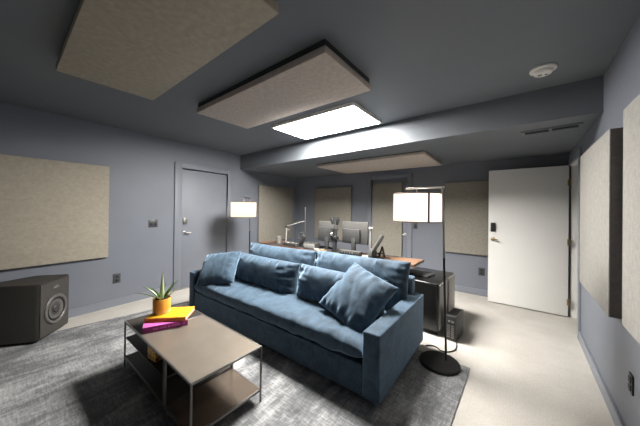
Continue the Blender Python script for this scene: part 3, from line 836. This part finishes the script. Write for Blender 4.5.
build('microphone_body', MB().lathe([(0, -.09), (.030, -.085), (.036, -.06), (.036, .05), (.030, .08), (0, .088)], 20,
      Matrix.Translation((.365, .02, .125)) @ Matrix.Rotation(.5, 4, 'Y')), M['greyd'], t, 'dark grey microphone')

# ---- clutter on the desk
t = thing('desk_tray', 'grey slanted desktop box beside the microphone boom', 'desk box', (-2.56, 3.06, DZ), .15)
bm_ = MB(); bm_.prism([(-.11, -.075), (.11, -.075), (.11, .075), (-.11, .075)], 0, .09, .006)
build('case', bm_, M['greypl'], t)
build('front_panel', MB().box(-.10, .10, -.079, -.075, .01, .08, .001), M['greyl'], t, 'pale front panel')
for k in range(4): build('knob', MB().lathe([(0, 0), (.010, 0), (.009, .012), (0, .012)], 12, Matrix.Translation((-.07+k*.045, -.02, .09))), M['blackp'], t)
o = MB().lathe([(0, 0), (.042, 0), (.052, .13), (.049, .13), (.040, .006), (0, .006)], 28)
o = build('cup', o, M['greyl']); o.location = (-3.36, 3.10, DZ); tag(o, 'plain pale grey cup left of the microphone boom', 'cup')
t = thing('audio_interface', 'low grey audio unit on the desk in front of the right monitor', 'audio unit', (-1.80, 3.005, DZ), .03)
build('case', MB().box(-.16, .16, -.045, .045, .006, .056, .004), M['greypl'], t)
for k in range(5): build('knob', MB().lathe([(0, 0), (.009, 0), (.008, .012), (0, .012)], 12, Matrix.Translation((-.11+k*.04, -.045, .03)) @ Matrix.Rotation(PI/2, 4, 'X')), M['silver'], t)
build('foot', MB().box(-.14, .14, -.035, .035, 0, .006), M['rubber'], t)
for lab, x, y, w, d, h, r_, m in (
        ('brown card notebook lying on the desk left of the camera post', -2.30, 2.985, .15, .05, .016, .1, 'foam'),
        ('white paper pad on the desk between the slanted box and the brown notebook', -2.405, 2.99, .05, .05, .020, -.08, 'paper'),
        ('white paper sheet stack at the middle edge of the desk', -1.555, 2.985, .09, .05, .012, .3, 'paper')):
    t = thing('notepad', lab, 'notepad', (x, y, DZ), r_)
    build('pages', MB().box(-w/2, w/2, -d/2, d/2, 0, h*.8), M['pages' if m == 'foam' else m], t)
    build('cover', MB().box(-w/2-.002, w/2+.002, -d/2-.002, d/2+.002, h*.8, h, .001), M[m], t)
t = thing('mixing_console', 'low grey mixing console on the desk right of the microphone boom', 'mixer', (-2.935, 3.03, DZ), .0)
bm_ = MB(); bm_.prism([(-.115, -.065), (.115, -.065), (.115, .075), (-.115, .075)], .004, .052, .005)
build('case', bm_, M['greypl'], t)
for k in range(5):
    build('fader', MB().box(-.095+k*.042, -.081+k*.042, -.045+(k*37 % 5)*.008, -.027+(k*37 % 5)*.008, .052, .066, .002), M['greyl' if k % 2 else 'paper'], t, 'pale fader cap')
build('foot', MB().box(-.10, .10, -.05, .06, 0, .004), M['rubber'], t)
t = thing('keyboard', 'dark keyboard on the desk under the left monitor', 'keyboard', (-2.40, 3.235, DZ), .02)
build('case', MB().box(-.17, .17, -.04, .04, 0, .014, .004), M['greyd'], t)
kk = MB()
for i in range(14):
    for j in range(4): kk.box(-.160+i*.023, -.141+i*.023, -.034+j*.018, -.020+j*.018, .014, .020, .001, 1)
build('keys', kk, M['blackp'], t)
# ---- tilted slim display on a round foot, seen edge on
t = thing('touch_display', 'slim dark display tilted back on a rounded foot at the right of the desk', 'display', (-1.47, 3.01, DZ), .45)
build('foot', MB().lathe([(0, 0), (.055, 0), (.062, .012), (.060, .05), (.052, .09), (.036, .115), (0, .122)], 28), M['greypl'], t)
mxd = Matrix.Translation((.0, 0, .075)) @ Matrix.Rotation(.50, 4, 'Y')
build('housing', MB().box(-.020, .020, -.11, .11, 0, .265, .009, 2, mxd), M['greypl'], t)
build('screen', MB().box(.020, .022, -.10, .10, .012, .253, 0, 1, mxd), M['screen'], t)
ft = MB(); ft.tube([(.085, .06, .008), (.125, .06, .145)], .012, 8); ft.tube([(.155, .06, .008), (.125, .06, .145)], .012, 8); ft.tube([(.06, .06, .05), (.14, .06, .055)], .008, 8)
build('support_leg', ft, M['blackp'], t, 'black folding support')
# ---- silver post lamp and looped cable behind it
t = thing('desk_post', 'slim silver post standing beside the right monitor', 'post', (-1.545, 3.10, DZ))
build('rod', MB().tube([(0, 0, .008), (0, 0, .375)], .014, 14), M['greyl'], t)
build('cap', MB().lathe([(0, 0), (.028, 0), (.028, .022), (0, .024)], 20, Matrix.Translation((0, 0, .370))), M['wplastic'], t, 'white cap')
build('base', MB().lathe([(0, 0), (.045, 0), (.043, .010), (0, .012)], 24), M['greyd'], t)
# ------------------------------------------------------------------ smooth-by-angle on bevelled boxes
for o in SC.objects:
    if o.type == 'MESH':
        try: o.data.set_sharp_from_angle(angle=math.radians(40))
        except Exception: pass

# ------------------------------------------------------------------ world, camera
w = bpy.data.worlds.new('World'); SC.world = w; w.use_nodes = True
w.node_tree.nodes['Background'].inputs[0].default_value = (.5, .55, .6, 1)
w.node_tree.nodes['Background'].inputs[1].default_value = .05
cam = bpy.data.cameras.new('camera'); co = bpy.data.objects.new('camera', cam); COL.objects.link(co)
cam.sensor_width = 36; cam.lens = 248.9353/640*36
cam.shift_y = -5.707/640
cam.clip_start = .02
co.matrix_world = Matrix.Translation((0, 0, 1.38)) @ Matrix.Rotation(.6644, 4, 'Z') @ Matrix.Rotation(PI/2+.0049, 4, 'X') @ Matrix.Rotation(.0126, 4, 'Z')
SC.camera = co
vs_ = SC.view_settings
vs_.view_transform = 'Standard'; vs_.look = 'None'; vs_.gamma = 1; vs_.use_curve_mapping = False
vs_.exposure = 0.0
